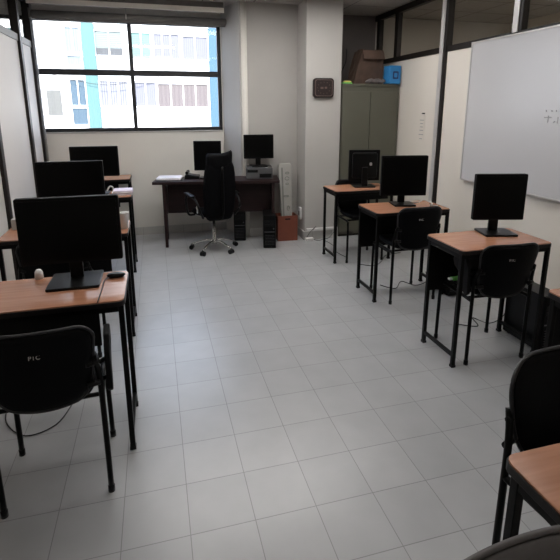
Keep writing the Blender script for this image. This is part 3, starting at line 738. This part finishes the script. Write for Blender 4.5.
add_pad(bm, lambda u, v: ((u*.235*math.sqrt(1-.6*v*v/2), v*.22*math.sqrt(1-.6*u*u/2)+.03, .475+.02*u*u-.015*max(0, v)), (0, 0, 1)), .09, p=5); obj('seat', bm, 'mesh', c)
boxo('seat_plate', (-.09, -.09, .415), (.09, .11, .440), 'blackmetal', c, 0.004)
def obk(u, v):
    x, z = rr_map(u, v, 1, 1, .25); s_ = (z+1)/2
    hw = .180 + .035*math.sin(PI*s_)
    return (x*hw*.96, -.215 - .05*s_ + .045*u*u,   .415 + .685*s_), Vector((-.3*u, 1, .08)).normalized()
bm = bmesh.new(); add_pad(bm, obk, .05, 18, 20, p=8); obj('backrest', bm, 'mesh', c)
def ohd(u, v):
    x, z = rr_map(u, v, 1, 1, .5)
    return (x*.165+.006*z, -.262 + .05*u*u, 1.115 + .085*z + .028*u*z*0 + .03*u*u*(z+1)/2 + .012*u), (0, 1, 0)
bm = bmesh.new(); add_pad(bm, ohd, .06, 16, 10, p=6); obj('headrest', bm, 'vinyl', c)
tubeo('back_spine', smooth_pts([(0, -.06, .425), (0, -.20, .43), (0, -.27, .50), (0, -.285, .75), (0, -.285, 1.05)], 4), .016, 'blackmetal', c)
for sx in (-1, 1):
    ar = tubeo('armrest', smooth_pts([(sx*.20, .10, .45), (sx*.275, .10, .46), (sx*.285, .14, .56), (sx*.285, .14, .66), (sx*.28, .04, .70), (sx*.27, -.12, .66), (sx*.255, -.20, .55), (sx*.20, -.16, .45)], 5), .014, 'blackplastic', c)
    bm = bmesh.new(); add_pad(bm, lambda u, v: ((sx*.282+u*.028, .03+v*.12, .705+.01*v), (0, 0, 1)), .03, 8, 12, 4); obj('arm_pad', bm, 'blackplastic', ar)
    bm = bmesh.new(); add_tube(bm, [(sx*.272, -.165, .52), (sx*.272, -.165, .60)], .010, 8); obj('arm_joint', bm, 'chrome', ar)

# stands beside the office chair: grey pole with caster seen left of it
# ------------------------------------------------------------------ things on the student desks
t = thing('computer_mouse', 'small black mouse right of the widest monitor stand', 'mouse', (-.285, .345, .8205))
bm = bmesh.new(); add_pad(bm, lambda u, v: ((u*.048*math.sqrt(1-v*v/2), v*.028*math.sqrt(1-u*u/2), .012), (0, 0, 1)), .024, 12, 10, 3); obj('body', bm, 'blackplastic', t)
tubeo('cord', smooth_pts([(-.04, .0, .006), (-.055, -.06, .003), (-.055, -.15, .003), (-.058, -.33, .003)], 5), .0025, 'cable', t)
t = thing('white_cup', 'white plastic cup on the right end of the second left row desk', 'cup', (-.300, 1.41, .8205))
bm = bmesh.new(); add_lathe(bm, [(.026, 0), (.036, .118), (.038, .122), (.034, .122), (.030, .10)], n=20); obj('cup', bm, 'whiteplastic', t)
tag(boxo('cream_card_box', (-1.10, 1.57, .8205), (-1.06, 1.65, .90), 'beigeplastic', None, .003), 'small cream carton at the left end of the second left row desk', 'carton')
t = thing('paper_stack', 'stack of lilac-white papers on the third left row desk', 'papers', (-.40, 2.92, .8205))
for k in range(4):
    boxo('sheet_bundle', (-.095, -.09, 0), (.095, .10, .011), ('paper', 'lilac')[k % 2], t, 0.001, Mx=Matrix.Translation((random.uniform(-.006, .006), random.uniform(-.01, .01), k*.0115)) @ Matrix.Rotation(random.uniform(-.05, .05), 4, 'Z'))
o = tubeo('white_cable', smooth_pts([(-.56, 2.95, .85), (-.53, 2.96, .895), (-.50, 2.96, .885), (-.505, 2.98, .83)], 6), .008, 'whitecable'); tag(o, 'white cable loop next to the papers on the third left row desk', 'cable')
o = tubeo('white_cable', smooth_pts([(2.27, 1.72, .8255), (2.32, 1.66, .826), (2.38, 1.66, .845), (2.42, 1.58, .826), (2.36, 1.52, .826), (2.40, 1.46, .826)], 6), .005, 'whitecable'); tag(o, 'white cable coiled beside the monitor on the middle right row desk', 'cable')
t = thing('plastic_tub', 'small translucent white tub behind the widest monitor base', 'cup', (-.675, .43, .8205)); t.scale = (.65, .65, .65)
bm = bmesh.new(); add_lathe(bm, [(.034, 0), (.030, .055), (.018, .075), (.006, .078)], n=18); obj('tub', bm, 'whiteplastic', t)
tag(boxo('grey_power_brick', (-.345, 1.02, 0), (-.285, 1.10, .05), 'whiteplastic', None, .005), 'pale grey plastic block on the floor near the second left row desk', 'plastic block')
t = thing('green_adapter', 'small white and green gadget under the desk below the whiteboard', 'adapter', (1.93, .50, .523))
boxo('body', (-.03, -.02, .0), (.03, .02, .018), 'green', t, .003); boxo('plug', (-.055, -.012, .002), (-.03, .012, .016), 'whiteplastic', t, .002)

# cables on the floor
def cable(pts, label, r=.004, m='cable', nm='floor_cable'):
    o = tubeo(nm, smooth_pts(pts, 6), r, m, n=7); return tag(o, label, 'cable')
cable([(-.97, .62, .006), (-.93, .42, .006), (-.80, .275, .006), (-.66, .33, .006), (-.60, .52, .006)], 'thin dark cable looping on the floor below the front left desk', .0035)
cable([(2.00, 1.72, .006), (2.10, 1.60, .006), (2.25, 1.75, .006), (2.33, 1.62, .006), (2.44, 1.60, .05), (2.46, 1.66, .12)], 'thin black cable on the floor under the middle right row desk', .004)
cable([(2.20, .80, .006), (2.34, .72, .006), (2.40, .86, .006), (2.46, .74, .006), (2.52, .66, .10), (2.53, .64, .26)], 'black cable drooping behind the tower below the whiteboard', .004)
cable([(2.06, 2.35, .006), (2.20, 2.25, .006), (2.36, 2.38, .006), (2.50, 2.55, .006), (2.72, 2.6, .006)], 'black cable trailing over the floor under the desk by the cabinet', .004)
cable([(2.02, 2.62, .006), (1.99, 2.85, .006), (2.05, 3.10, .006), (2.02, 3.38, .006)], 'grey cable running from the pillar to the desk by the cabinet', .004, 'greycable')
cable([(2.40, -.42, .30), (2.36, -.38, .20), (2.40, -.36, .08), (2.34, -.34, .006)], 'white cables hanging beside the desk at the right photo edge', .006, 'whitecable', 'white_cable')
t = thing('waste_basket', 'beige waste basket on the floor below the desk by the cabinet', 'waste basket', (2.50, 3.02, 0))
bm = bmesh.new(); add_lathe(bm, [(.085, 0), (.115, .26), (.120, .27), (.112, .27), (.10, .10)], n=20); obj('bucket', bm, 'beigeplastic', t)
